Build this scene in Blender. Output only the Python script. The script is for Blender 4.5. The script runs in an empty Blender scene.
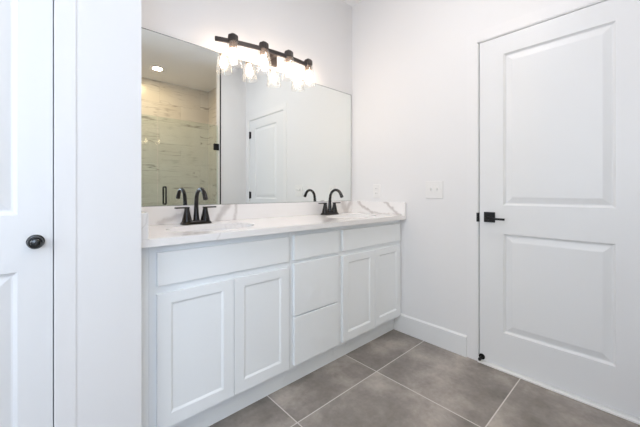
import bpy, bmesh, math
from mathutils import Vector, Matrix

S = bpy.context.scene
COL = S.collection
PI = math.pi

# ------------------------------------------------------------------ camera
cam_data = bpy.data.cameras.new('camera')
cam = bpy.data.objects.new('camera', cam_data)
COL.objects.link(cam)
cam.location = (-2.0767, -1.8399, 1.0853)
cam.rotation_euler = (PI/2, 0, math.radians(47.55 - 90))
cam_data.sensor_width = 36
cam_data.lens = 304.85*36/640
cam_data.shift_y = -21.1/640
cam_data.clip_start = 0.02
S.camera = cam

# ------------------------------------------------------------------ world, added daylight, exposure
world = bpy.data.worlds.new('world')
S.world = world
world.use_nodes = True
bg = world.node_tree.nodes['Background']
bg.inputs['Color'].default_value = (0.80, 0.89, 1.0, 1)
bg.inputs['Strength'].default_value = 1.6
S.view_settings.view_transform = 'Standard'
S.view_settings.look = 'None'
S.view_settings.gamma = 1
S.view_settings.use_curve_mapping = False
S.view_settings.exposure = 0.0
S.cycles.max_bounces = 14
S.cycles.diffuse_bounces = 8
S.cycles.glossy_bounces = 6
S.cycles.transmission_bounces = 8
S.cycles.transparent_max_bounces = 16
S.cycles.sample_clamp_indirect = 6


def area(name, loc, rot, sx, sy, power, color):
    l = bpy.data.lights.new(name, 'AREA')
    l.shape = 'RECTANGLE'
    l.size, l.size_y = sx, sy
    l.energy = power
    l.color = color
    o = bpy.data.objects.new(name, l)
    o.location = loc
    o.rotation_euler = rot
    COL.objects.link(o)
    return o


ADDED_REAR_W, ADDED_REAR_C = 30.5, (0.63, 0.77, 1.0)
ADDED_SIDE_W, ADDED_SIDE_C = 39, (0.88, 0.93, 1.0)
# daylight lamps added outside the two unseen, added windows
area('added_rear_daylight', (-2.72, -3.52, 1.60), (PI/2, 0, 0), 1.15, 1.45, ADDED_REAR_W, ADDED_REAR_C)
area('added_side_daylight', (-3.80, -1.75, 1.60), (PI/2, 0, -PI/2), 1.35, 1.45, ADDED_SIDE_W, ADDED_SIDE_C)
ADDED_DOWNLIGHT_W, ADDED_DOWNLIGHT_C = 7.3, (1.0, 0.96, 0.97)  # power and colour for the two added ceiling lights
ADDED_DOWNLIGHT2_W = 1.0
SHOWER_W, SHOWER_C = 7.0, (1.0, 0.74, 0.40)
BULB_STRENGTH, BULB_C = 54.0, (1.0, 0.80, 0.62)


# ------------------------------------------------------------------ materials
def mat(name, color, rough=0.5, metal=0.0, spec=None, bump=None, emit=None, coat=None):
    m = bpy.data.materials.new(name)
    m.use_nodes = True
    nt = m.node_tree
    b = nt.nodes['Principled BSDF']
    b.inputs['Base Color'].default_value = (*color, 1)
    b.inputs['Roughness'].default_value = rough
    b.inputs['Metallic'].default_value = metal
    if spec is not None:
        b.inputs['Specular IOR Level'].default_value = spec
    if coat:
        b.inputs['Coat Weight'].default_value = coat
    if bump:
        n = nt.nodes.new('ShaderNodeTexNoise')
        n.inputs['Scale'].default_value = bump[0]
        n.inputs['Detail'].default_value = 3
        tc = nt.nodes.new('ShaderNodeTexCoord')
        nt.links.new(tc.outputs['Object'], n.inputs['Vector'])
        bp = nt.nodes.new('ShaderNodeBump')
        bp.inputs['Strength'].default_value = bump[1]
        bp.inputs['Distance'].default_value = 0.002
        nt.links.new(n.outputs['Fac'], bp.inputs['Height'])
        nt.links.new(bp.outputs['Normal'], b.inputs['Normal'])
    if emit:
        b.inputs['Emission Color'].default_value = (*emit[0], 1)
        b.inputs['Emission Strength'].default_value = emit[1]
    return m


def thin_glass(name, tint, rough=0.0, f0=0.04, f1=0.7, haze=0.0):
    """thin clear glass: see-through, a reflection that grows at grazing angles, optional white haze that imitates lamp glow"""
    m = bpy.data.materials.new(name)
    m.use_nodes = True
    nt = m.node_tree
    for n in list(nt.nodes):
        nt.nodes.remove(n)
    out = nt.nodes.new('ShaderNodeOutputMaterial')
    tr = nt.nodes.new('ShaderNodeBsdfTransparent')
    tr.inputs['Color'].default_value = (*tint, 1)
    gl = nt.nodes.new('ShaderNodeBsdfGlossy')
    gl.inputs['Roughness'].default_value = rough
    lw = nt.nodes.new('ShaderNodeLayerWeight')
    lw.inputs['Blend'].default_value = 0.5
    pw = nt.nodes.new('ShaderNodeMath'); pw.operation = 'POWER'; pw.inputs[1].default_value = 4.0
    nt.links.new(lw.outputs['Facing'], pw.inputs[0])
    mr = nt.nodes.new('ShaderNodeMapRange')
    mr.inputs['To Min'].default_value = f0
    mr.inputs['To Max'].default_value = f1
    nt.links.new(pw.outputs[0], mr.inputs['Value'])
    mx = nt.nodes.new('ShaderNodeMixShader')
    nt.links.new(mr.outputs[0], mx.inputs['Fac'])
    nt.links.new(tr.outputs[0], mx.inputs[1])
    nt.links.new(gl.outputs[0], mx.inputs[2])
    last = mx.outputs[0]
    if haze:
        tl = nt.nodes.new('ShaderNodeBsdfTranslucent')
        tl.inputs['Color'].default_value = (1, 1, 1, 1)
        df = nt.nodes.new('ShaderNodeBsdfDiffuse')
        df.inputs['Color'].default_value = (1, 1, 1, 1)
        hz = nt.nodes.new('ShaderNodeMixShader')
        nt.links.new(tl.outputs[0], hz.inputs[1]); nt.links.new(df.outputs[0], hz.inputs[2])
        m2 = nt.nodes.new('ShaderNodeMixShader')
        m2.inputs['Fac'].default_value = haze
        nt.links.new(last, m2.inputs[1]); nt.links.new(hz.outputs[0], m2.inputs[2])
        last = m2.outputs[0]
    nt.links.new(last, out.inputs['Surface'])
    return m


def ramp(nt, stops):
    r = nt.nodes.new('ShaderNodeValToRGB')
    e = r.color_ramp.elements
    while len(e) < len(stops):
        e.new(0.5)
    for k, (p, c) in enumerate(stops):
        e[k].position = p
        e[k].color = (*c, 1)
    return r


def vein_layer(nt, coord, scale, detail, dist, width, seed):
    """thin lines where a warped noise crosses its middle value: 1 on the vein, 0 away from it"""
    mp = nt.nodes.new('ShaderNodeMapping')
    mp.inputs['Location'].default_value = seed
    mp.inputs['Scale'].default_value = scale
    nt.links.new(coord, mp.inputs['Vector'])
    n = nt.nodes.new('ShaderNodeTexNoise')
    n.inputs['Scale'].default_value = 1.0
    n.inputs['Detail'].default_value = detail
    n.inputs['Roughness'].default_value = 0.55
    n.inputs['Distortion'].default_value = dist
    nt.links.new(mp.outputs[0], n.inputs['Vector'])
    a = nt.nodes.new('ShaderNodeMath'); a.operation = 'SUBTRACT'; a.inputs[1].default_value = 0.5
    nt.links.new(n.outputs['Fac'], a.inputs[0])
    b = nt.nodes.new('ShaderNodeMath'); b.operation = 'ABSOLUTE'
    nt.links.new(a.outputs[0], b.inputs[0])
    c = nt.nodes.new('ShaderNodeMapRange')
    c.inputs['From Min'].default_value = 0.0
    c.inputs['From Max'].default_value = width
    c.inputs['To Min'].default_value = 1.0
    c.inputs['To Max'].default_value = 0.0
    c.interpolation_type = 'SMOOTHSTEP'
    nt.links.new(b.outputs[0], c.inputs['Value'])
    return c.outputs[0]


def noise_mask(nt, coord, scale, lo, hi, seed):
    mp = nt.nodes.new('ShaderNodeMapping')
    mp.inputs['Location'].default_value = seed
    nt.links.new(coord, mp.inputs['Vector'])
    n = nt.nodes.new('ShaderNodeTexNoise')
    n.inputs['Scale'].default_value = scale
    n.inputs['Detail'].default_value = 2
    nt.links.new(mp.outputs[0], n.inputs['Vector'])
    c = nt.nodes.new('ShaderNodeMapRange')
    c.inputs['From Min'].default_value = lo
    c.inputs['From Max'].default_value = hi
    nt.links.new(n.outputs['Fac'], c.inputs['Value'])
    return c.outputs[0]


def mul(nt, a, b):
    m = nt.nodes.new('ShaderNodeMath'); m.operation = 'MULTIPLY'; m.use_clamp = True
    for k, v in enumerate((a, b)):
        if isinstance(v, (int, float)):
            m.inputs[k].default_value = v
        else:
            nt.links.new(v, m.inputs[k])
    return m.outputs[0]


def mixc(nt, fac, a, b):
    m = nt.nodes.new('ShaderNodeMix'); m.data_type = 'RGBA'
    if isinstance(fac, (int, float)):
        m.inputs['Factor'].default_value = fac
    else:
        nt.links.new(fac, m.inputs['Factor'])
    for key, v in (('A', a), ('B', b)):
        s = [i for i in m.inputs if i.name == key and i.type == 'RGBA'][0]
        if isinstance(v, tuple):
            s.default_value = (*v, 1)
        else:
            nt.links.new(v, s)
    return [o for o in m.outputs if o.type == 'RGBA'][0]


# the broad veins of the slab and splashes, each from a point to a point on the stone (metres): width, strength
VEINS = [
    ((-0.022, -0.088, 1.005), (-0.022, -0.15, 0.959), 0.018, 0.47),
    ((-0.022, -0.15, 0.959), (-0.022, -0.247, 0.916), 0.018, 0.47),
    ((-0.022, -0.247, 0.916), (-0.022, -0.373, 0.914), 0.010, 0.31),
    ((-0.022, -0.373, 0.914), (-0.022, -0.495, 0.92), 0.010, 0.31),
    ((-0.022, -0.368, 1.011), (-0.022, -0.437, 0.961), 0.018, 0.47),
    ((-0.022, -0.437, 0.961), (-0.022, -0.513, 0.902), 0.018, 0.47),
    ((-0.141, -0.02, 0.993), (-0.103, -0.02, 0.922), 0.042, 0.39),
    ((-0.05, -0.02, 0.991), (-0.103, -0.02, 0.922), 0.031, 0.39),
    ((-1.209, -0.02, 1.012), (-1.268, -0.02, 0.917), 0.031, 0.40),
    ((-1.144, -0.02, 1.01), (-1.155, -0.02, 0.91), 0.017, 0.34),
    ((-1.454, -0.02, 0.978), (-1.536, -0.02, 0.936), 0.025, 0.34),
    ((-1.536, -0.02, 0.936), (-1.597, -0.02, 0.918), 0.025, 0.34),
    ((-1.639, -0.353, 0.908), (-1.57, -0.356, 0.908), 0.017, 0.31),
    ((-1.638, -0.522, 0.908), (-1.566, -0.495, 0.908), 0.018, 0.40),
    ((-1.754, -0.688, 0.908), (-1.678, -0.598, 0.908), 0.031, 0.34),
    ((-1.678, -0.598, 0.908), (-1.607, -0.571, 0.908), 0.014, 0.22),
    ((-0.848, -0.532, 0.908), (-0.615, -0.373, 0.908), 0.031, 0.25),
]


def quartz():
    m = mat('quartz', (0.88, 0.87, 0.86), 0.16)
    nt = m.node_tree
    b = nt.nodes['Principled BSDF']
    g = nt.nodes.new('ShaderNodeNewGeometry')
    p = g.outputs['Position']

    def vm(op, a, bb=None):
        n = nt.nodes.new('ShaderNodeVectorMath'); n.operation = op
        for k, v in enumerate((a, bb)):
            if v is None:
                continue
            if isinstance(v, (tuple, list, Vector)):
                n.inputs[k].default_value = tuple(v)
            else:
                nt.links.new(v, n.inputs[k])
        return n
    wn = nt.nodes.new('ShaderNodeTexNoise')
    wn.inputs['Scale'].default_value = 22
    wn.inputs['Detail'].default_value = 4
    nt.links.new(p, wn.inputs['Vector'])
    off = vm('SUBTRACT', wn.outputs['Color'], (0.5, 0.5, 0.5))
    sc = vm('MULTIPLY', off.outputs[0], (0.045, 0.045, 0.045))
    q = vm('ADD', p, sc.outputs[0]).outputs[0]
    total = None
    for A, E, wd, st in VEINS:
        A, E = Vector(A), Vector(E)
        d = E-A
        pa = vm('SUBTRACT', q, A)
        dt = vm('DOT_PRODUCT', pa.outputs[0], d/d.length_squared)
        cl = nt.nodes.new('ShaderNodeClamp')
        nt.links.new(dt.outputs['Value'], cl.inputs['Value'])
        dv = vm('SCALE', d)
        nt.links.new(cl.outputs[0], dv.inputs['Scale'])
        ds = vm('DISTANCE', pa.outputs[0], dv.outputs[0])
        mr = nt.nodes.new('ShaderNodeMapRange'); mr.interpolation_type = 'SMOOTHSTEP'
        mr.inputs['From Min'].default_value = wd*0.15
        mr.inputs['From Max'].default_value = wd*1.15
        mr.inputs['To Min'].default_value = st
        mr.inputs['To Max'].default_value = 0
        nt.links.new(ds.outputs['Value'], mr.inputs['Value'])
        if total is None:
            total = mr.outputs[0]
        else:
            mxm = nt.nodes.new('ShaderNodeMath'); mxm.operation = 'MAXIMUM'
            nt.links.new(total, mxm.inputs[0]); nt.links.new(mr.outputs[0], mxm.inputs[1])
            total = mxm.outputs[0]
    v1 = mul(nt, vein_layer(nt, p, (3.0, 2.6, 3.0), 3, 0.6, 0.016, (3.1, 7.7, 1.3)), noise_mask(nt, p, 2.3, 0.56, 0.70, (5, 2, 9)))
    c = mixc(nt, mul(nt, noise_mask(nt, p, 4.2, 0.56, 0.72, (9, 4, 2)), 0.10), (0.875, 0.860, 0.855), (0.66, 0.63, 0.62))
    c = mixc(nt, mul(nt, v1, 0.30), c, (0.50, 0.46, 0.44))
    c = mixc(nt, mul(nt, total, 1.35), c, (0.43, 0.39, 0.375))
    nt.links.new(c, b.inputs['Base Color'])
    return m


def floor_tile():
    """24 inch porcelain tiles: mottled grey-brown with pale grout; a grid in world metres"""
    m = mat('floor_tile', (0.3, 0.27, 0.25), 0.38)
    nt = m.node_tree
    b = nt.nodes['Principled BSDF']
    g = nt.nodes.new('ShaderNodeNewGeometry')
    p = g.outputs['Position']
    sp = nt.nodes.new('ShaderNodeSeparateXYZ')
    nt.links.new(p, sp.inputs[0])
    T = 0.6085

    def cell(sock, off):
        a = nt.nodes.new('ShaderNodeMath'); a.operation = 'ADD'; a.inputs[1].default_value = off + 40*T
        nt.links.new(sock, a.inputs[0])
        d = nt.nodes.new('ShaderNodeMath'); d.operation = 'DIVIDE'; d.inputs[1].default_value = T
        nt.links.new(a.outputs[0], d.inputs[0])
        f = nt.nodes.new('ShaderNodeMath'); f.operation = 'FRACT'
        nt.links.new(d.outputs[0], f.inputs[0])
        fl = nt.nodes.new('ShaderNodeMath'); fl.operation = 'FLOOR'
        nt.links.new(d.outputs[0], fl.inputs[0])
        q = nt.nodes.new('ShaderNodeMath'); q.operation = 'SUBTRACT'; q.inputs[0].default_value = 0.5
        nt.links.new(f.outputs[0], q.inputs[1])
        ab = nt.nodes.new('ShaderNodeMath'); ab.operation = 'ABSOLUTE'
        nt.links.new(q.outputs[0], ab.inputs[0])
        gt = nt.nodes.new('ShaderNodeMapRange')
        gt.inputs['From Min'].default_value = 0.5 - 0.0050
        gt.inputs['From Max'].default_value = 0.5 - 0.0038
        nt.links.new(ab.outputs[0], gt.inputs['Value'])
        return gt.outputs[0], fl.outputs[0]
    gx, fx = cell(sp.outputs['X'], 0.577)
    gy, fy = cell(sp.outputs['Y'], 0.708)
    mxn = nt.nodes.new('ShaderNodeMath'); mxn.operation = 'MAXIMUM'
    nt.links.new(gx, mxn.inputs[0]); nt.links.new(gy, mxn.inputs[1])
    # each tile samples its own piece of the mottling
    cb = nt.nodes.new('ShaderNodeCombineXYZ')
    nt.links.new(fx, cb.inputs[0]); nt.links.new(fy, cb.inputs[1])
    sc = nt.nodes.new('ShaderNodeVectorMath'); sc.operation = 'MULTIPLY_ADD'
    sc.inputs[1].default_value = (3.7, 5.3, 2.1)
    nt.links.new(cb.outputs[0], sc.inputs[0]); nt.links.new(p, sc.inputs[2])
    co = sc.outputs[0]
    n1 = nt.nodes.new('ShaderNodeTexNoise'); n1.inputs['Scale'].default_value = 2.9; n1.inputs['Detail'].default_value = 7; n1.inputs['Roughness'].default_value = 0.62
    nt.links.new(co, n1.inputs['Vector'])
    r1 = ramp(nt, [(0.33, (0.172, 0.153, 0.136)), (0.50, (0.282, 0.250, 0.225)), (0.68, (0.470, 0.418, 0.378))])
    nt.links.new(n1.outputs['Fac'], r1.inputs['Fac'])
    n2 = nt.nodes.new('ShaderNodeTexNoise'); n2.inputs['Scale'].default_value = 45; n2.inputs['Detail'].default_value = 4
    nt.links.new(co, n2.inputs['Vector'])
    r2 = ramp(nt, [(0.35, (0.93, 0.93, 0.93)), (0.65, (1.04, 1.04, 1.04))])
    nt.links.new(n2.outputs['Fac'], r2.inputs['Fac'])
    mm = nt.nodes.new('ShaderNodeMix'); mm.data_type = 'RGBA'; mm.blend_type = 'MULTIPLY'
    mm.inputs['Factor'].default_value = 1
    ins = [i for i in mm.inputs if i.type == 'RGBA']
    nt.links.new(r1.outputs[0], ins[0]); nt.links.new(r2.outputs[0], ins[1])
    tile = [o for o in mm.outputs if o.type == 'RGBA'][0]
    nt.links.new(mixc(nt, mxn.outputs[0], tile, (0.66, 0.62, 0.59)), b.inputs['Base Color'])
    bp = nt.nodes.new('ShaderNodeBump'); bp.invert = True
    bp.inputs['Strength'].default_value = 0.4; bp.inputs['Distance'].default_value = 0.002
    nt.links.new(mxn.outputs[0], bp.inputs['Height'])
    nt.links.new(bp.outputs[0], b.inputs['Normal'])
    return m


def shower_tile():
    """large cream marble-look wall tiles with long level veins, running-bond joints"""
    m = mat('shower_tile', (0.7, 0.64, 0.56), 0.22)
    nt = m.node_tree
    b = nt.nodes['Principled BSDF']
    g = nt.nodes.new('ShaderNodeNewGeometry')
    p = g.outputs['Position']
    sp = nt.nodes.new('ShaderNodeSeparateXYZ')
    nt.links.new(p, sp.inputs[0])
    ad = nt.nodes.new('ShaderNodeMath'); ad.operation = 'ADD'
    nt.links.new(sp.outputs['X'], ad.inputs[0]); nt.links.new(sp.outputs['Y'], ad.inputs[1])
    cb = nt.nodes.new('ShaderNodeCombineXYZ')
    nt.links.new(ad.outputs[0], cb.inputs[0]); nt.links.new(sp.outputs['Z'], cb.inputs[1])
    br = nt.nodes.new('ShaderNodeTexBrick')
    br.inputs['Scale'].default_value = 1
    br.inputs['Brick Width'].default_value = 0.61
    br.inputs['Row Height'].default_value = 0.305
    br.inputs['Mortar Size'].default_value = 0.002
    br.inputs['Color1'].default_value = (0, 0, 0, 1)
    br.inputs['Color2'].default_value = (1, 1, 1, 1)
    br.offset = 0.5
    nt.links.new(cb.outputs[0], br.inputs['Vector'])
    off = nt.nodes.new('ShaderNodeVectorMath'); off.operation = 'MULTIPLY_ADD'
    off.inputs[1].default_value = (4.0, 7.0, 0.0)
    nt.links.new(br.outputs['Color'], off.inputs[0]); nt.links.new(p, off.inputs[2])
    co = off.outputs[0]
    v1 = mul(nt, vein_layer(nt, co, (0.9, 0.9, 7.5), 3, 0.4, 0.022, (2, 5, 1.7)), noise_mask(nt, co, 3.0, 0.42, 0.60, (6, 1, 2)))
    v2 = mul(nt, vein_layer(nt, co, (1.6, 1.6, 14), 4, 0.5, 0.016, (8, 3, 6.1)), noise_mask(nt, co, 3.5, 0.50, 0.66, (2, 7, 4)))
    c = mixc(nt, noise_mask(nt, co, 2.0, 0.3, 0.75, (0, 0, 0)), (0.76, 0.73, 0.68), (0.68, 0.64, 0.58))
    c = mixc(nt, mul(nt, v1, 0.8), c, (0.26, 0.23, 0.20))
    c = mixc(nt, mul(nt, v2, 0.55), c, (0.36, 0.33, 0.30))
    c = mixc(nt, br.outputs['Fac'], c, (0.60, 0.57, 0.52))
    nt.links.new(c, b.inputs['Base Color'])
    return m


WALL = mat('wall_paint', (0.80, 0.795, 0.80), 0.7, spec=0.25, bump=(220, 0.04))
CEIL = mat('ceiling_paint', (0.90, 0.90, 0.91), 0.85, spec=0.1, bump=(160, 0.05))
TRIM = mat('trim_enamel', (0.82, 0.825, 0.83), 0.35)
DOOR = mat('door_enamel', (0.785, 0.79, 0.80), 0.38)
THRESH = mat('threshold_vinyl', (0.90, 0.89, 0.87), 0.4)
CASING = mat('casing_paint', (0.805, 0.80, 0.805), 0.5)
CAB = mat('cabinet_enamel', (0.885, 0.915, 0.94), 0.38)
QUARTZ = quartz()
TILE = floor_tile()
STILE = shower_tile()
BLACK = mat('matte_black', (0.009, 0.009, 0.010), 0.40, spec=0.35)
KNOB = mat('satin_black', (0.008, 0.010, 0.012), 0.14, spec=0.8)
BRONZE = mat('dark_bronze', (0.010, 0.0075, 0.007), 0.20, metal=0.0, spec=0.42)
GUN = mat('gunmetal', (0.050, 0.042, 0.041), 0.42, metal=0.2, spec=0.35)
SOCKET = mat('lamp_socket', (0.16, 0.11, 0.08), 0.5)
PLASTIC = mat('white_plastic', (0.82, 0.81, 0.80), 0.3)
SLOT = mat('dark_slot', (0.05, 0.05, 0.05), 0.6)
PORC = mat('porcelain', (0.86, 0.86, 0.86), 0.08, coat=0.5)
CHROME = mat('chrome', (0.7, 0.7, 0.7), 0.12, metal=1)
RUBBER = mat('rubber', (0.02, 0.02, 0.02), 0.7)
DARKGAP = mat('raw_wood', (0.10, 0.085, 0.07), 0.9)
MIRROR = mat('mirror_silver', (0.90, 0.925, 0.905), 0.0, metal=1)
MEDGE = mat('mirror_edge', (0.20, 0.22, 0.22), 0.3)
SHADE = thin_glass('shade_glass', (0.97, 0.97, 0.97), 0.10, 0.045, 0.70, 0.014)  # faint haze in the glass imitates the glow round the bulbs
PANE = thin_glass('added_window_glass', (0.97, 0.98, 0.98))
SGLASS = thin_glass('shower_glass', (0.930, 0.968, 0.942))
BULB = mat('bulb_glow', (1, 0.9, 0.8), 0.4, emit=(BULB_C, BULB_STRENGTH))
LED = mat('led_disc', (1, 1, 1), 0.4, emit=((1.0, 0.87, 0.70), 14.0))
LEDW = mat('added_led_disc', (1, 1, 1), 0.4, emit=((1.0, 0.95, 0.9), 14.0))  # lens of the two added ceiling lights


# ------------------------------------------------------------------ mesh helpers
def box(bm, x0, y0, z0, x1, y1, z1, bev=0.0):
    x0, x1 = min(x0, x1), max(x0, x1)
    y0, y1 = min(y0, y1), max(y0, y1)
    z0, z1 = min(z0, z1), max(z0, z1)
    r = bmesh.ops.create_cube(bm, size=1)
    vs = r['verts']
    for v in vs:
        v.co = Vector(((x0+x1)/2 + v.co.x*(x1-x0), (y0+y1)/2 + v.co.y*(y1-y0), (z0+z1)/2 + v.co.z*(z1-z0)))
    if bev > 0:
        es = list({e for v in vs for e in v.link_edges})
        bmesh.ops.bevel(bm, geom=es, offset=bev, segments=2, affect='EDGES', profile=0.5)
    return bm


def B(*a, **k):
    return box(bmesh.new(), *a, **k)


def lathe(bm, prof, seg=32, axis='Z', origin=(0, 0, 0), sx=1, sy=1, close=False):
    """prof: list of (radius, height); axis Z up, or '-Y' / '-X' pointing along that direction"""
    rings = []
    o = Vector(origin)

    def place(x, y, z):
        if axis == 'Z':
            return o + Vector((x*sx, y*sy, z))
        if axis == '-Y':
            return o + Vector((x, -z, y))
        if axis == '-X':
            return o + Vector((-z, x, y))
    for r, h in prof:
        if r < 1e-6:
            rings.append([bm.verts.new(place(0, 0, h))])
        else:
            rings.append([bm.verts.new(place(r*math.cos(2*PI*k/seg), r*math.sin(2*PI*k/seg), h)) for k in range(seg)])
    prs = list(zip(rings, rings[1:]))
    if close:
        prs.append((rings[-1], rings[0]))
    for a, b in prs:
        for k in range(seg):
            j = (k+1) % seg
            if len(a) == 1 and len(b) == 1:
                continue
            if len(a) == 1:
                bm.faces.new((a[0], b[k], b[j]))
            elif len(b) == 1:
                bm.faces.new((a[k], a[j], b[0]))
            else:
                bm.faces.new((a[k], a[j], b[j], b[k]))
    bmesh.ops.recalc_face_normals(bm, faces=bm.faces[:])
    return bm


def tube(bm, pts, radii, seg=14, flat=None):
    """swept round tube with capped ends; flat=(a,b) scales the section sideways / up"""
    pts = [Vector(p) for p in pts]
    n = len(pts)
    if isinstance(radii, (int, float)):
        radii = [radii]*n
    rings = []
    up = None
    for i, p in enumerate(pts):
        t = (pts[min(i+1, n-1)] - pts[max(i-1, 0)]).normalized()
        if up is None:
            up = Vector((1, 0, 0)) if abs(t.x) < 0.9 else Vector((0, 0, 1))
        up = (up - t*up.dot(t)).normalized()
        s = t.cross(up)
        fa, fb = flat if flat else (1, 1)
        rings.append([bm.verts.new(p + radii[i]*(fa*math.cos(2*PI*k/seg)*up + fb*math.sin(2*PI*k/seg)*s)) for k in range(seg)])
    for a, b in zip(rings, rings[1:]):
        for k in range(seg):
            j = (k+1) % seg
            bm.faces.new((a[k], a[j], b[j], b[k]))
    bm.faces.new(rings[0]); bm.faces.new(rings[-1])
    bmesh.ops.recalc_face_normals(bm, faces=bm.faces[:])
    return bm


def obj(name, bm, material, parent=None, smooth=False, loc=None):
    me = bpy.data.meshes.new(name)
    bm.to_mesh(me); bm.free()
    for m in (material if isinstance(material, (list, tuple)) else [material]):
        me.materials.append(m)
    if smooth:
        for p in me.polygons:
            p.use_smooth = True
        me.set_sharp_from_angle(angle=math.radians(38))
    o = bpy.data.objects.new(name, me)
    COL.objects.link(o)
    if parent:
        o.parent = parent
    if loc:
        o.location = loc
    return o


def tag(o, label, cat, group=None, kind=None):
    o['label'] = label
    o['category'] = cat
    if group:
        o['group'] = group
    if kind:
        o['kind'] = kind
    return o


def struct(name, bm, m, label=None, cat=None):
    o = obj(name, bm, m)
    o['kind'] = 'structure'
    if label:
        o['label'] = label
    if cat:
        o['category'] = cat
    return o


def empty(name, loc, rz=0):
    o = bpy.data.objects.new(name, None)
    o.empty_display_size = 0.05
    COL.objects.link(o)
    o.location = loc
    o.rotation_euler = (0, 0, rz)
    return o


def copy_tree(o, parent=None):
    c = o.copy()
    COL.objects.link(c)
    if parent:
        c.parent = parent
    for ch in list(o.children):
        copy_tree(ch, c)
    return c


def quad(bm, pts):
    return bm.faces.new([bm.verts.new(p) for p in pts])


def panelled(bm, w, z0, z1, th, panels, rings):
    """slab w wide (x 0..w), front face at y=0 looking to -y, back at y=th.
    panels: (x0, x1, za, zb); rings: (inset, depth) profile from the panel edge inwards"""
    xs = sorted({0, w, *[p[0] for p in panels], *[p[1] for p in panels]})
    zs = sorted({z0, z1, *[p[2] for p in panels], *[p[3] for p in panels]})
    for side, y in ((0, 0.0), (1, th)):
        for a, b in zip(xs, xs[1:]):
            for c, d in zip(zs, zs[1:]):
                if any(p[0] <= a and b <= p[1] and p[2] <= c and d <= p[3] for p in panels):
                    continue
                quad(bm, [(a, y, c), (b, y, c), (b, y, d), (a, y, d)])
        for p in panels:
            prev = None
            for ins, dep in rings:
                yy = dep if side == 0 else th - dep
                r = [(p[0]+ins, yy, p[2]+ins), (p[1]-ins, yy, p[2]+ins), (p[1]-ins, yy, p[3]-ins), (p[0]+ins, yy, p[3]-ins)]
                if prev:
                    for k in range(4):
                        j = (k+1) % 4
                        quad(bm, [prev[k], prev[j], r[j], r[k]])
                prev = r
            quad(bm, prev)
    quad(bm, [(0, 0, z0), (0, th, z0), (0, th, z1), (0, 0, z1)])
    quad(bm, [(w, 0, z0), (w, th, z0), (w, th, z1), (w, 0, z1)])
    quad(bm, [(0, 0, z0), (w, 0, z0), (w, th, z0), (0, th, z0)])
    quad(bm, [(0, 0, z1), (w, 0, z1), (w, th, z1), (0, th, z1)])
    bmesh.ops.remove_doubles(bm, verts=bm.verts[:], dist=1e-5)
    bmesh.ops.recalc_face_normals(bm, faces=bm.faces[:])
    return bm


# ------------------------------------------------------------------ dimensions (metres; corner of vanity wall and door wall = origin)
H = 2.765                    # ceiling height
XL = -3.55                   # end wall
YR = -3.30                   # rear wall
XC = -1.807                  # side of the linen closet
YC = -0.58                   # front of the linen closet
YN = -1.95                   # front of the shower nib wall
XN = -0.366                  # free end of the nib
XS = -1.76                   # inner face of the shower's far end wall
YB = -3.21                   # shower back wall
DY0, DY1, DH = -1.084, -1.846, 2.042   # entry door leaf

# ------------------------------------------------------------------ setting
bm = bmesh.new(); box(bm, XL-0.12, YR-0.12, -0.1, 0.0, 0.12, 0.0)
box(bm, 0.0, DY1-0.03, -0.1, 0.12, DY0+0.03, 0.0)
struct('floor', bm, TILE, 'grey brown square porcelain tile floor with pale grout', 'floor')
struct('ceiling', B(XL-0.12, YR-0.12, H, 0.12, 0.12, H+0.1), CEIL, 'white ceiling', 'ceiling')
struct('wall_back', B(XC-0.12, 0, 0, 0, 0.12, H), WALL, 'white wall behind the vanity and mirror', 'wall')

jw = 0.018
oy0, oy1, oz = DY0+0.003+jw, DY1-0.003-jw, DH+0.003+jw      # rough opening
bm = bmesh.new()
box(bm, 0, oy0, 0, 0.12, 0.12, H)
box(bm, 0, YR-0.12, 0, 0.12, oy1, H)
box(bm, 0, oy1, oz, 0.12, oy0, H)
struct('wall_right', bm, WALL, 'white wall with the entry door and light switch', 'wall')

# door lining, stop and flat casing of the entry door
bm = bmesh.new()
box(bm, 0.0, DY0+0.003, 0, 0.12, oy0, oz)
box(bm, 0.0, DY1-0.003, 0, 0.12, oy1, oz)
box(bm, 0.0, oy1, DH+0.003, 0.12, oy0, oz)
box(bm, 0.042, DY0+0.003, 0, 0.075, DY0-0.012, DH+0.003)
box(bm, 0.042, DY1-0.003, 0, 0.075, DY1+0.012, DH+0.003)
box(bm, 0.042, DY1, DH-0.012, 0.075, DY0, DH+0.003)
struct('trim_1', bm, TRIM, 'white lining inside the entry door opening', 'door frame')
bm = bmesh.new()
cw, ct = 0.066, 0.004
box(bm, -ct, DY0+0.009, 0, 0, DY0+0.009+cw, DH+0.009+cw)
box(bm, -ct, DY1-0.009-cw, 0, 0, DY1-0.009, DH+0.009+cw)
box(bm, -ct, DY1-0.009, DH+0.009, 0, DY0+0.009, DH+0.009+cw)
struct('trim_2', bm, CASING, 'flat white casing around the entry door', 'trim')
struct('trim_3', B(-0.018, DY1-0.003, 0, 0.045, DY0+0.003, 0.010, bev=0.002), THRESH, 'thin white threshold strip under the entry door', 'trim')


def baseboard(name, x0, y0, x1, y1, dx, dy, label):
    t, hh = 0.014, 0.14
    bm = bmesh.new()
    box(bm, x0, y0, 0, x1 + dx*t, y1 + dy*t, hh)
    for v in bm.verts:      # sloped top edge
        if v.co.z > hh-0.001 and (abs(v.co.x-(x1+dx*t)) < 1e-6 if dx else abs(v.co.y-(y1+dy*t)) < 1e-6):
            v.co.z -= 0.010
    struct(name, bm, TRIM, label, 'baseboard')


baseboard('baseboard_right', 0, -0.452, 0, DY0+0.009+cw, -1, 0, 'white baseboard between vanity toe kick and entry door')

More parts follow.
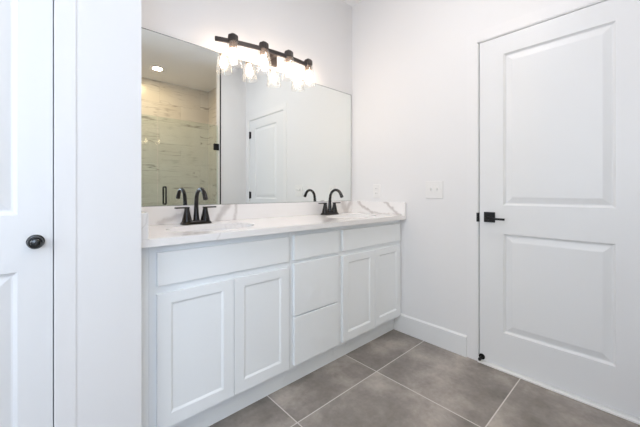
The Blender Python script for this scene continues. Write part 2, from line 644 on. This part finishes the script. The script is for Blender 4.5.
# closet walls, front with a door opening
CX0, CX1 = -2.050, -2.660            # closet door leaf (latch edge, hinge edge)
bm = bmesh.new()
box(bm, XC, YC, 0, CX0+0.003+jw, YC+0.12, H)
box(bm, CX1-0.003-jw, YC, 0, XL, YC+0.12, H)
box(bm, CX1-0.003-jw, YC, oz, CX0+0.003+jw, YC+0.12, H)
box(bm, XC, YC+0.12, 0, XC-0.12, 0, H)
struct('wall_closet', bm, WALL, 'white closet wall that hides the near end of the vanity', 'wall')
bm = bmesh.new()
box(bm, CX0+0.003, YC, 0, CX0+0.003+jw, YC+0.12, oz)
box(bm, CX1-0.003, YC, 0, CX1-0.003-jw, YC+0.12, oz)
box(bm, CX1-0.003-jw, YC, DH+0.003, CX0+0.003+jw, YC+0.12, oz)
box(bm, CX0+0.003, YC+0.040, 0, CX0-0.012, YC+0.075, DH+0.003)
box(bm, CX1-0.003, YC+0.040, 0, CX1+0.012, YC+0.075, DH+0.003)
box(bm, CX1, YC+0.040, DH-0.012, CX0, YC+0.075, DH+0.003)
struct('trim_4', bm, TRIM, 'white lining inside the closet door opening', 'door frame')
bm = bmesh.new()
cc = 0.052
ct = 0.0025
box(bm, CX0+0.004, YC-ct, 0, CX0+0.004+cc, YC, DH+0.004+cc)
box(bm, CX1-0.004-cc, YC-ct, 0, CX1-0.004, YC, DH+0.004+cc)
box(bm, CX1-0.004, YC-ct, DH+0.004, CX0+0.004, YC, DH+0.004+cc)
struct('trim_5', bm, CASING, 'flat white casing around the closet door', 'trim')
bm = bmesh.new()
box(bm, XC, YC, 0, CX0+0.004+cc, YC-0.014, 0.128); box(bm, XC, YC, 0.128, CX0+0.004+cc, YC-0.0084, 0.14)
struct('baseboard_closet', bm, TRIM, 'white baseboard beside the closet door', 'baseboard')

# shower: nib wall, tiled back and side, far end wall, curb
struct('wall_nib', B(XN, YN, 0, 0, YN-0.12, H), WALL, 'short white wall beside the shower opening', 'wall')
bm = bmesh.new()
box(bm, XS, YB-0.01, 0, 0, YB, H)
box(bm, -0.010, YB, 0, 0, YN-0.12, H)
struct('wall_shower', bm, STILE, 'cream marble tile walls inside the shower', 'wall')
struct('wall_end', B(XS, YN, 0, XS-0.11, YR, H), WALL, 'white end wall of the shower', 'wall')
struct('trim_6', B(XN-0.011, YN-0.0, 0, XN+0.004, YN+0.006, H), BLACK, 'black metal tile edge strip beside the shower glass', 'trim')
struct('trim_7', B(XS, YN-0.12, 0, XN, YN, 0.09, bev=0.004), QUARTZ, 'low stone curb under the shower glass', 'curb')

# rear and end walls of the room, each with a window added to carry daylight
WX0, WX1, WZ0, WZ1 = -3.28, -2.16, 0.90, 2.30
bm = bmesh.new()
box(bm, XL-0.12, YR-0.12, 0, WX0, YR, H); box(bm, WX1, YR-0.12, 0, 0, YR, H)
box(bm, WX0, YR-0.12, 0, WX1, YR, WZ0); box(bm, WX0, YR-0.12, WZ1, WX1, YR, H)
struct('wall_rear', bm, WALL, 'white rear wall with an added window', 'wall')
VY0, VY1 = -2.40, -1.10
bm = bmesh.new()
box(bm, XL-0.12, YR-0.12, 0, XL, VY0, H); box(bm, XL-0.12, VY1, 0, XL, 0.12, H)
box(bm, XL-0.12, VY0, 0, XL, VY1, WZ0); box(bm, XL-0.12, VY0, WZ1, XL, VY1, H)
struct('wall_left', bm, WALL, 'white end wall with an added window', 'wall')


def window(name, w, label, loc, rz):  # unseen windows, added to let daylight in
    e = empty(name, loc, rz); e['kind'] = 'structure'; e['label'] = label; e['category'] = 'added window'
    h = WZ1-WZ0
    bm = bmesh.new()
    for a in ((0, 0, 0.05, h), (w-0.05, 0, w, h), (0.05, 0, w-0.05, 0.05), (0.05, h-0.05, w-0.05, h), (0.05, h/2-0.02, w-0.05, h/2+0.02)):
        box(bm, a[0], 0.03, a[1], a[2], 0.08, a[3], bev=0.003)
    obj('added_window_frame', bm, TRIM, e)
    obj('added_window_glass', B(0.04, 0.05, 0.04, w-0.04, 0.056, h-0.04), PANE, e)
    obj('added_window_sill', B(-0.04, -0.03, -0.025, w+0.04, 0.03, 0.0, bev=0.004), TRIM, e)


window('added_window_1', WX1-WX0, 'white framed window added in the rear wall to carry daylight', (WX1, YR, WZ0), PI)
window('added_window_2', VY1-VY0, 'white framed window added in the end wall to carry daylight', (XL, VY0, WZ0), PI/2)

# ------------------------------------------------------------------ entry door
RINGS = [(0, 0), (0.005, 0.007), (0.010, 0.0115), (0.015, 0.0120), (0.046, 0.0030), (0.050, 0.0025)]
door = empty('door_1', (0.004, DY0-0.002, 0.0), -PI/2)
tag(door, 'white two panel entry door with black square lever handle', 'door', kind='structure')
dw = DY0-DY1-0.002
obj('leaf', panelled(bmesh.new(), dw, 0.019, DH, 0.035, [(0.136, 0.630, 1.007, 1.930), (0.136, 0.630, 0.228, 0.832)], RINGS), DOOR, door)
hd = obj('handle', B(0.028, -0.009, 0.898, 0.092, 0, 0.962, bev=0.002), BLACK, door)
bm = bmesh.new()
lathe(bm, [(0.0, 0.045), (0.011, 0.045), (0.011, 0.0)], 16, '-Y', (0.060, -0.008, 0.924))
obj('lever', box(bm, 0.050, -0.056, 0.917, 0.158, -0.046, 0.930, bev=0.002), BLACK, hd)
for z in (0.28, 1.05, 1.855):
    bm = bmesh.new()
    tube(bm, [(dw+0.002, -0.007, z-0.048), (dw+0.002, -0.007, z+0.048)], 0.0075, 12)
    box(bm, dw-0.030, -0.0015, z-0.045, dw+0.0, 0.0, z+0.045)
    obj('hinge', bm, BLACK, door)
obj('latch', B(-0.0025, 0.001, 0.900, 0.0, 0.030, 0.955), BLACK, door)
bm = bmesh.new()
box(bm, -0.0055, DY0+0.0014, 0.897, 0.028, DY0+0.003, 0.955)
box(bm, -0.0065, DY0+0.0014, 0.897, -0.0045, DY0+0.0135, 0.955)
sp = obj('strike_plate', bm, BLACK)
tag(sp, 'black strike plate in the door frame beside the lever handle', 'strike plate')

ds = empty('door_stop', (0.0035, -1.101, 0.037))
tag(ds, 'small black door stop at the bottom corner of the entry door', 'door stop')
obj('base', lathe(bmesh.new(), [(0.0, 0.007), (0.010, 0.007), (0.018, 0.004), (0.018, 0.0)], 20, '-X'), BLACK, ds, True)
obj('stem', tube(bmesh.new(), [(-0.005, 0, 0), (-0.036, 0, -0.003)], 0.0065, 10), BLACK, ds, True)
obj('tip', tube(bmesh.new(), [(-0.035, 0, -0.003), (-0.046, 0, -0.004)], [0.0095, 0.0085], 12), RUBBER, ds, True)

# ------------------------------------------------------------------ linen closet door
door2 = empty('door_2', (CX1, YC+0.003, 0), 0)
tag(door2, 'white panel closet door with small round black knob', 'door', kind='structure')
w2 = CX0-CX1
obj('leaf', panelled(bmesh.new(), w2, 0.012, DH, 0.035, [(0.078, w2-0.078, 1.018, 1.930), (0.078, w2-0.078, 0.228, 0.850)], RINGS), DOOR, door2)
kx = -2.089 - CX1
kn = obj('knob', lathe(bmesh.new(), [(0.0, 0.036), (0.009, 0.0355), (0.0125, 0.034), (0.0135, 0.0325), (0.0150, 0.0335), (0.0178, 0.031), (0.0190, 0.027), (0.0175, 0.022), (0.011, 0.018), (0.0075, 0.014), (0.0075, 0.004)], 40, '-Y', (kx, 0, 0.936)), KNOB, door2, True)
obj('rosette', lathe(bmesh.new(), [(0.0, 0.005), (0.015, 0.005), (0.0205, 0.003), (0.0215, 0.0)], 40, '-Y', (kx, 0, 0.936)), KNOB, kn, True)

# ------------------------------------------------------------------ vanity
YF = -0.518        # face of doors and drawers
YFR = -0.4995      # face frame
ZB, ZT = 0.118, 0.878
SHAK = [(0, 0), (0.005, 0.0), (0.010, 0.0085), (0.012, 0.0085)]


def cabinet(name, label, x0, x1, group=None):
    e = empty(name, (x0, 0, 0))
    tag(e, label, 'cabinet', group)
    w = x1-x0
    bm = bmesh.new()
    t = 0.018
    box(bm, 0.001, YFR+0.019, ZB, t, -0.003, ZT); box(bm, w-t, YFR+0.019, ZB, w-0.001, -0.003, ZT)
    box(bm, t, YFR+0.019, ZB, w-t, -0.003, ZB+t); box(bm, t, -0.012, ZB+t, w-t, -0.003, ZT)
    obj('carcass', bm, CAB, e)
    return e, w


def face_frame(e, w, rails, mids=()):
    bm = bmesh.new()
    box(bm, 0.0005, YFR, ZB, 0.045, YFR+0.019, ZT); box(bm, w-0.045, YFR, ZB, w-0.0005, YFR+0.019, ZT)
    for a, b in rails:
        box(bm, 0.045, YFR, a, w-0.045, YFR+0.019, b)
    for a, z0, z1 in mids:
        box(bm, a-0.02, YFR, z0, a+0.02, YFR+0.019, z1)
    obj('face_frame', bm, CAB, e)
    obj('toe_kick', B(0.0005, -0.449, 0, w-0.0005, -0.433, ZB), CAB, e)


def front(e, name, x0, x1, z0, z1):
    o = obj(name, B(x0, YF, z0, x1, YFR-0.0003, z1, bev=0.0025), CAB, e)
    return o


def shaker(e, x0, x1, z0, z1):
    o = obj('cabinet_door', panelled(bmesh.new(), x1-x0, z0, z1, 0.0182, [(0.050, x1-x0-0.050, z0+0.052, z1-0.042)], [(0, 0), (0.003, 0.0015), (0.010, 0.006), (0.012, 0.006)]), CAB, e, loc=(x0, YF, 0))
    return o


def sink_base(label, x0, x1, a, m, b):
    e, w = cabinet('sink_cabinet', label, x0, x1)
    face_frame(e, w, [(ZB, 0.170), (0.655, 0.735), (0.820, ZT)], [(m-x0, 0.170, 0.655)])
    front(e, 'false_front', a-x0, b-x0, 0.712, 0.846)
    shaker(e, a-x0, m-0.0015-x0, 0.136, 0.680)
    shaker(e, m+0.0015-x0, b-x0, 0.136, 0.680)
    return e


sink_base('white two door sink cabinet beside the closet wall', -1.764, -1.076, -1.738, -1.411, -1.094)
e, w = cabinet('drawer_cabinet', 'narrow white three drawer cabinet between the two sink cabinets', -1.076, -0.688)
face_frame(e, w, [(ZB, 0.165), (0.385, 0.425), (0.670, 0.735), (0.820, ZT)])
for z0, z1 in ((0.712, 0.848), (0.408, 0.694), (0.136, 0.400)):
    d = front(e, 'drawer', 0.020, 0.370, z0, z1)
    bm = bmesh.new()
    box(bm, 0.052, YFR+0.001, z0+0.03, 0.062, -0.06, z1-0.03); box(bm, w-0.062, YFR+0.001, z0+0.03, w-0.052, -0.06, z1-0.03)
    box(bm, 0.062, YFR+0.001, z0+0.03, w-0.062, -0.06, z0+0.04)
    obj('drawer_box', bm, CAB, d)
sink_base('white two door sink cabinet in the corner by the light switch', -0.688, -0.0015, -0.670, -0.342, -0.022)
f = obj('filler_strip', B(XC+0.001, YFR, 0, -1.7645, YFR+0.019, ZT), CAB)
tag(f, 'narrow white filler strip between the closet wall and the first sink cabinet', 'filler strip')

# countertop with two oval cut-outs
TZ = 0.908
sinks_x = (-1.425, -0.365)
SA, SB, SY = 0.222, 0.158, -0.315


def top_slab():
    """countertop: faces laid round each oval hole, walls down to the underside"""
    bm = bmesh.new()
    x0, x1, y0, y1 = XC+0.001, -0.001, -0.555, -0.001
    N = 48
    rect = []
    edges = [x0, -0.90, x1]
    for sx, (a, b) in zip(sinks_x, zip(edges, edges[1:])):
        for z in (TZ, TZ-0.030):
            inner, outer = [], []
            for k in range(N):
                t = 2*PI*(k+0.5)/N
                dx, dy = math.cos(t), math.sin(t)
                inner.append((sx+SA*dx, SY+SB*dy, z))
                s = min(((b-sx)/dx if dx > 0 else (a-sx)/dx) if abs(dx) > 1e-9 else 9, ((y1-SY)/dy if dy > 0 else (y0-SY)/dy) if abs(dy) > 1e-9 else 9)
                outer.append([sx+s*dx, SY+s*dy, z])
            for corner in ((a, y0), (b, y0), (a, y1), (b, y1)):
                k = min(range(N), key=lambda q: (outer[q][0]-corner[0])**2+(outer[q][1]-corner[1])**2)
                outer[k][0], outer[k][1] = corner
            for k in range(N):
                j = (k+1) % N
                quad(bm, [inner[k], inner[j], tuple(outer[j]), tuple(outer[k])])
        for k in range(N):
            t0, t1 = 2*PI*(k+0.5)/N, 2*PI*(k+1.5)/N
            p, q = (sx+SA*math.cos(t0), SY+SB*math.sin(t0)), (sx+SA*math.cos(t1), SY+SB*math.sin(t1))
            quad(bm, [(*p, TZ), (*q, TZ), (*q, TZ-0.03), (*p, TZ-0.03)])
    z0 = TZ-0.03
    quad(bm, [(x0, y0, z0), (x1, y0, z0), (x1, y0, TZ), (x0, y0, TZ)])
    quad(bm, [(x0, y1, z0), (x1, y1, z0), (x1, y1, TZ), (x0, y1, TZ)])
    quad(bm, [(x0, y0, z0), (x0, y1, z0), (x0, y1, TZ), (x0, y0, TZ)])
    quad(bm, [(x1, y0, z0), (x1, y1, z0), (x1, y1, TZ), (x1, y0, TZ)])
    bmesh.ops.remove_doubles(bm, verts=bm.verts[:], dist=1e-5)
    bmesh.ops.recalc_face_normals(bm, faces=bm.faces[:])
    return bm


ctop = empty('countertop', (0, 0, 0))
tag(ctop, 'white quartz vanity countertop with grey veins and low backsplash', 'countertop')
obj('slab', top_slab(), QUARTZ, ctop)
SZ = 1.009
obj('backsplash', B(XC+0.030, -0.020, TZ, -0.022, -0.001, SZ, bev=0.0012), QUARTZ, ctop)
obj('side_splash', B(-0.0215, -0.555, TZ, -0.001, -0.001, SZ, bev=0.0012), QUARTZ, ctop)
obj('side_splash', B(XC+0.001, -0.555, TZ, XC+0.0295, -0.001, SZ, bev=0.0012), QUARTZ, ctop)

# undermount sinks
def make_sink():
    e = empty('sink', (0, 0, 0))
    prof = [(1.06, -0.0305), (1.06, -0.038), (1.03, -0.040), (0.99, -0.075), (0.90, -0.125), (0.70, -0.160), (0.40, -0.172), (0.115, -0.176)]
    inner = [(0.115, -0.168), (0.40, -0.164), (0.68, -0.152), (0.87, -0.119), (0.955, -0.072), (0.985, -0.0305)]
    obj('basin', lathe(bmesh.new(), prof+inner, 48, 'Z', (0, 0, 0), SA, SB, close=True), PORC, e, True)
    obj('drain', lathe(bmesh.new(), [(0, -0.171), (0.016, -0.170), (0.024, -0.166), (0.027, -0.1655), (0.027, -0.185)], 28), BRONZE, e, True)
    return e


s0 = make_sink()
s1 = copy_tree(s0)
for o, x, lab in zip((s0, s1), sinks_x, ('white oval undermount sink nearer the closet wall', 'white oval undermount sink in the corner by the light switch')):
    o.location = (x, SY, TZ)
    tag(o, lab, 'sink', 'undermount sinks')


# faucets
def make_faucet():
    e = empty('faucet', (0, 0, 0))
    bm = bmesh.new()
    prof = []
    for z, wx, wy in ((0.0, 0.082, 0.029), (0.006, 0.082, 0.029), (0.017, 0.074, 0.0235), (0.020, 0.071, 0.021)):
        ring = []
        n = 40
        for k in range(n):
            t = 2*PI*k/n
            c, s = math.cos(t), math.sin(t)
            p = 0.28
            ring.append(bm.verts.new((wx*math.copysign(abs(c)**p, c), wy*math.copysign(abs(s)**p, s), z)))
        prof.append(ring)
    for a, b in zip(prof, prof[1:]):
        for k in range(40):
            j = (k+1) % 40
            bm.faces.new((a[k], a[j], b[j], b[k]))
    bm.faces.new(prof[-1]); bm.faces.new(list(reversed(prof[0])))
    bmesh.ops.recalc_face_normals(bm, faces=bm.faces[:])
    obj('base_plate', bm, BRONZE, e, True)
    pts, rad = [(0, 0.0, 0.019), (0, 0.0, 0.028), (0, 0, 0.060), (0, 0, 0.095), (0, -0.002, 0.128)], [0.0185, 0.0165, 0.0135, 0.0120, 0.0112]
    R = 0.062
    cy, cz = -0.066, 0.134
    for k in range(0, 15):
        t = PI - k*(PI*0.86)/14
        pts.append((0, cy-R*math.cos(t) - 0.0 if False else cy - R*math.cos(t)*-1*-1, cz+R*math.sin(t)))
        rad.append(0.0110 - 0.0012*math.sin(k/14*PI) + 0.0012*(k/14))
    # mirror the arc so that it runs from the riser (y=0) forwards (negative y)
    base = pts[:5]
    arc = [(0, cy + R*math.cos(PI*0.86*k/14 + 0.0), cz + R*math.sin(PI*0.86*k/14)) for k in range(15)]
    arc = [(x, y, z) for x, y, z in arc]
    end = Vector(arc[-1])
    d = (Vector(arc[-1])-Vector(arc[-2])).normalized()
    pts = base + arc + [tuple(end + d*0.022)]
    rad = rad[:20] + [0.0130]
    obj('spout', tube(bmesh.new(), pts, rad, 18), BRONZE, e, True)
    obj('aerator', tube(bmesh.new(), [tuple(end+d*0.0215), tuple(end+d*0.025)], 0.009, 16), BLACK, e, True)
    for s in (-1, 1):
        hx = s*0.051
        hnd = obj('handle', lathe(bmesh.new(), [(0.0265, 0.017), (0.0255, 0.024), (0.0195, 0.050), (0.0145, 0.074), (0.0130, 0.086), (0.0135, 0.092), (0.0, 0.094)], 28, 'Z', (hx, 0, 0)), BRONZE, e, True)
        bm = bmesh.new()
        box(bm, hx-s*0.013, -0.0115, 0.0885, hx+s*0.064, 0.0115, 0.0965, bev=0.0035)
        obj('lever', bm, BRONZE, hnd, True)
    return e


f0 = make_faucet()
f1 = copy_tree(f0)
for o, x, lab in zip((f0, f1), (-1.430, -0.376), ('dark bronze gooseneck faucet at the sink nearer the closet wall', 'dark bronze gooseneck faucet at the sink in the corner')):
    o.location = (x, -0.097, TZ)
    tag(o, lab, 'faucet', 'two handle faucets')

# ------------------------------------------------------------------ mirror
mi = empty('mirror', (XC+0.003, -0.001, SZ+0.001))
tag(mi, 'large frameless wall mirror above the vanity backsplash', 'mirror')
mw, mh = -0.0205-(XC+0.003), 1.962-(SZ+0.001)
bm = bmesh.new()
quad(bm, [(0.004, -0.0061, 0.002), (mw-0.004, -0.0061, 0.002), (mw-0.004, -0.0061, mh-0.004), (0.004, -0.0061, mh-0.004)])
obj('silvered_glass', bm, MIRROR, mi)
obj('glass_edge', B(0, -0.006, 0, mw, 0, mh), MEDGE, mi)

# ------------------------------------------------------------------ vanity light
LXC, LZ = -0.890, 2.034
vl = empty('vanity_light', (LXC, 0, LZ))
tag(vl, 'four light vanity fixture with clear glass shades on a bowed dark bar', 'wall light')
vl.rotation_euler = (0, math.radians(-2.2), 0)
obj('back_plate', B(-0.060, -0.022, -0.052, 0.060, -0.001, 0.040, bev=0.003), GUN, vl)


def bow(x):
    return -(0.050 + 0.058*(1-(x/0.41)**2))


bm = bmesh.new()
n = 28
prev = None
for k in range(n+1):
    x = -0.41 + 0.745*k/n
    y = bow(x)
    ring = [bm.verts.new((x, y-0.006, -0.013)), bm.verts.new((x, y+0.006, -0.013)), bm.verts.new((x, y+0.006, 0.013)), bm.verts.new((x, y-0.006, 0.013))]
    if prev:
        for i in range(4):
            j = (i+1) % 4
            bm.faces.new((prev[i], prev[j], ring[j], ring[i]))
    else:
        bm.faces.new(ring)
    prev = ring
bm.faces.new(prev)
bmesh.ops.recalc_face_normals(bm, faces=bm.faces[:])
obj('bar', bm, GUN, vl)
obj('arm', B(-0.012, bow(0)+0.005, -0.012, 0.012, -0.021, 0.010), GUN, vl)
proto = {}
proto['lamp_cap'] = (lathe(bmesh.new(), [(0.0, 0.050), (0.010, 0.050), (0.013, 0.046), (0.024, 0.042), (0.031, 0.036), (0.033, 0.028), (0.033, 0.002), (0.030, -0.002), (0.0, -0.002)], 8), GUN, False)
proto['socket'] = (lathe(bmesh.new(), [(0.0, -0.002), (0.0245, -0.002), (0.0245, -0.036), (0.020, -0.042), (0.0, -0.042)], 24), SOCKET, True)
proto['glass_shade'] = (lathe(bmesh.new(), [(0.0250, -0.004), (0.033, -0.005), (0.0360, -0.012), (0.0385, -0.035), (0.0530, -0.152), (0.0505, -0.152), (0.0360, -0.035), (0.0335, -0.013), (0.031, -0.008), (0.0250, -0.007)], 40, close=True), SHADE, True)
proto['bulb'] = (lathe(bmesh.new(), [(0.012, -0.042), (0.013, -0.050), (0.0185, -0.066), (0.0235, -0.084), (0.0245, -0.096), (0.021, -0.110), (0.012, -0.119), (0.0, -0.121)], 20), BULB, True)
meshes = {}
for x in (-0.306, -0.102, 0.102, 0.306):
    cap = None
    for nm in ('lamp_cap', 'socket', 'glass_shade', 'bulb'):
        par = vl if nm == 'lamp_cap' else cap
        if nm not in meshes:
            o = obj(nm, proto[nm][0], proto[nm][1], par, proto[nm][2])
            meshes[nm] = o.data
        else:
            o = bpy.data.objects.new(nm, meshes[nm])
            COL.objects.link(o)
            o.parent = par
        if nm == 'lamp_cap':
            cap = o
            o.location = (x, bow(x)-0.0, 0.0)

# ------------------------------------------------------------------ switch and outlet on the door wall
sw = empty('light_switch', (0, -0.783, 1.104))
tag(sw, 'white double toggle switch plate between vanity and entry door', 'light switch')
obj('plate', B(-0.0075, -0.065, -0.062, 0, 0.065, 0.062, bev=0.003), PLASTIC, sw)
for y in (-0.023, 0.023):
    tg = obj('toggle', B(-0.0205, y-0.0045, -0.002, -0.0055, y+0.0045, 0.014, bev=0.0015), PLASTIC, sw)
    obj('toggle_slot', B(-0.0082, y-0.0060, -0.013, -0.0070, y+0.0055, 0.012), PLASTIC, tg)
    for z in (-0.03, 0.03):
        obj('screw', lathe(bmesh.new(), [(0.0, 0.0088), (0.003, 0.0084), (0.0035, 0.006)], 10, '-X', (0, y, z)), PLASTIC, sw)
ot = empty('wall_outlet', (0, -0.276, 1.096))
tag(ot, 'white outlet plate just above the side splash of the countertop', 'outlet')
obj('plate', B(-0.006, -0.035, -0.0575, 0, 0.035, 0.0575, bev=0.0025), PLASTIC, ot)
for z in (-0.020, 0.020):
    r = obj('receptacle', B(-0.0078, -0.0165, z-0.0145, -0.0055, 0.0165, z+0.0145, bev=0.0009), PLASTIC, ot)
    bm = bmesh.new()
    box(bm, -0.0082, -0.0085, z-0.003, -0.0076, -0.0065, z+0.007); box(bm, -0.0082, 0.0065, z-0.003, -0.0076, 0.0085, z+0.007)
    obj('slots', bm, SLOT, r)

# ------------------------------------------------------------------ shower glass
YG = -2.005
GX = -1.092
sd = empty('shower_door', (XN-0.006, YG, 0.10))
tag(sd, 'clear glass shower door with black pull handle', 'shower door')
gw = XN-0.006-GX
obj('glass_panel', B(-gw+0.002, -0.005, 0, -0.004, 0.005, 1.955-0.10), SGLASS, sd)
for z in (0.24, 1.675-0.10):
    bm = bmesh.new()
    box(bm, -0.060, -0.012, z-0.042, 0.003, -0.0055, z+0.042, bev=0.002); box(bm, -0.060, 0.0055, z-0.042, 0.003, 0.012, z+0.042, bev=0.002)
    box(bm, -0.006, -0.012, z-0.042, 0.0055, 0.012, z+0.042, bev=0.001)
    obj('hinge', bm, BLACK, sd)
hx = -1.018-(XN-0.006)
bm = bmesh.new()
for s in (-1, 1):
    za, zb = 0.938-0.10, 1.160-0.10
    pts = [(hx, s*0.006, za+0.012), (hx, s*0.040, za+0.012), (hx, s*0.049, za+0.016), (hx, s*0.052, za+0.026), (hx, s*0.052, zb-0.026), (hx, s*0.049, zb-0.016), (hx, s*0.040, zb-0.012), (hx, s*0.006, zb-0.012)]
    tube(bm, pts, 0.0095, 12)
obj('handle', bm, BLACK, sd, True)
sf = empty('shower_panel', (GX-0.003, YG, 0.092))
tag(sf, 'fixed clear glass shower panel beside the glass door', 'glass panel')
obj('glass_panel', B(XS-(GX-0.003)+0.004, -0.005, 0, -0.002, 0.005, 1.955-0.092), SGLASS, sf)
for z in (0.3, 1.5):
    bm = bmesh.new()
    x = XS-(GX-0.003)
    box(bm, x+0.001, -0.012, z-0.022, x+0.045, -0.0055, z+0.022, bev=0.002); box(bm, x+0.001, 0.0055, z-0.022, x+0.045, 0.012, z+0.022, bev=0.002)
    obj('clip', bm, BLACK, sf)


# ------------------------------------------------------------------ recessed ceiling lights, two of them added to light the room
def downlight(loc, label, led, power, color):
    e = empty('recessed_light', loc)
    tag(e, label, 'ceiling light', 'recessed ceiling lights')
    obj('trim_ring', lathe(bmesh.new(), [(0.058, -0.001), (0.085, -0.001), (0.085, -0.004), (0.078, -0.007), (0.062, -0.006), (0.058, -0.003)], 40, close=True), TRIM, e, True)
    obj('lens', lathe(bmesh.new(), [(0.0, -0.003), (0.059, -0.003), (0.059, -0.0005)], 40), led, e)
    l = bpy.data.lights.new('lamp', 'AREA')
    l.shape = 'DISK'; l.size = 0.115; l.energy = power; l.color = color
    o = bpy.data.objects.new('lamp', l)
    COL.objects.link(o)
    o.parent = e
    o.location = (0, 0, -0.010)


downlight((-0.916, -2.700, H), 'round recessed light in the shower ceiling', LED, SHOWER_W, SHOWER_C)
downlight((-0.900, -1.200, H), 'added round recessed light, out of view, in front of the vanity', LEDW, ADDED_DOWNLIGHT_W, ADDED_DOWNLIGHT_C)  # added light, unseen, to brighten the vanity side
downlight((-2.550, -1.500, H), 'added round recessed light, out of view, near the added side window', LEDW, ADDED_DOWNLIGHT2_W, ADDED_DOWNLIGHT_C)  # second added light, also unseen
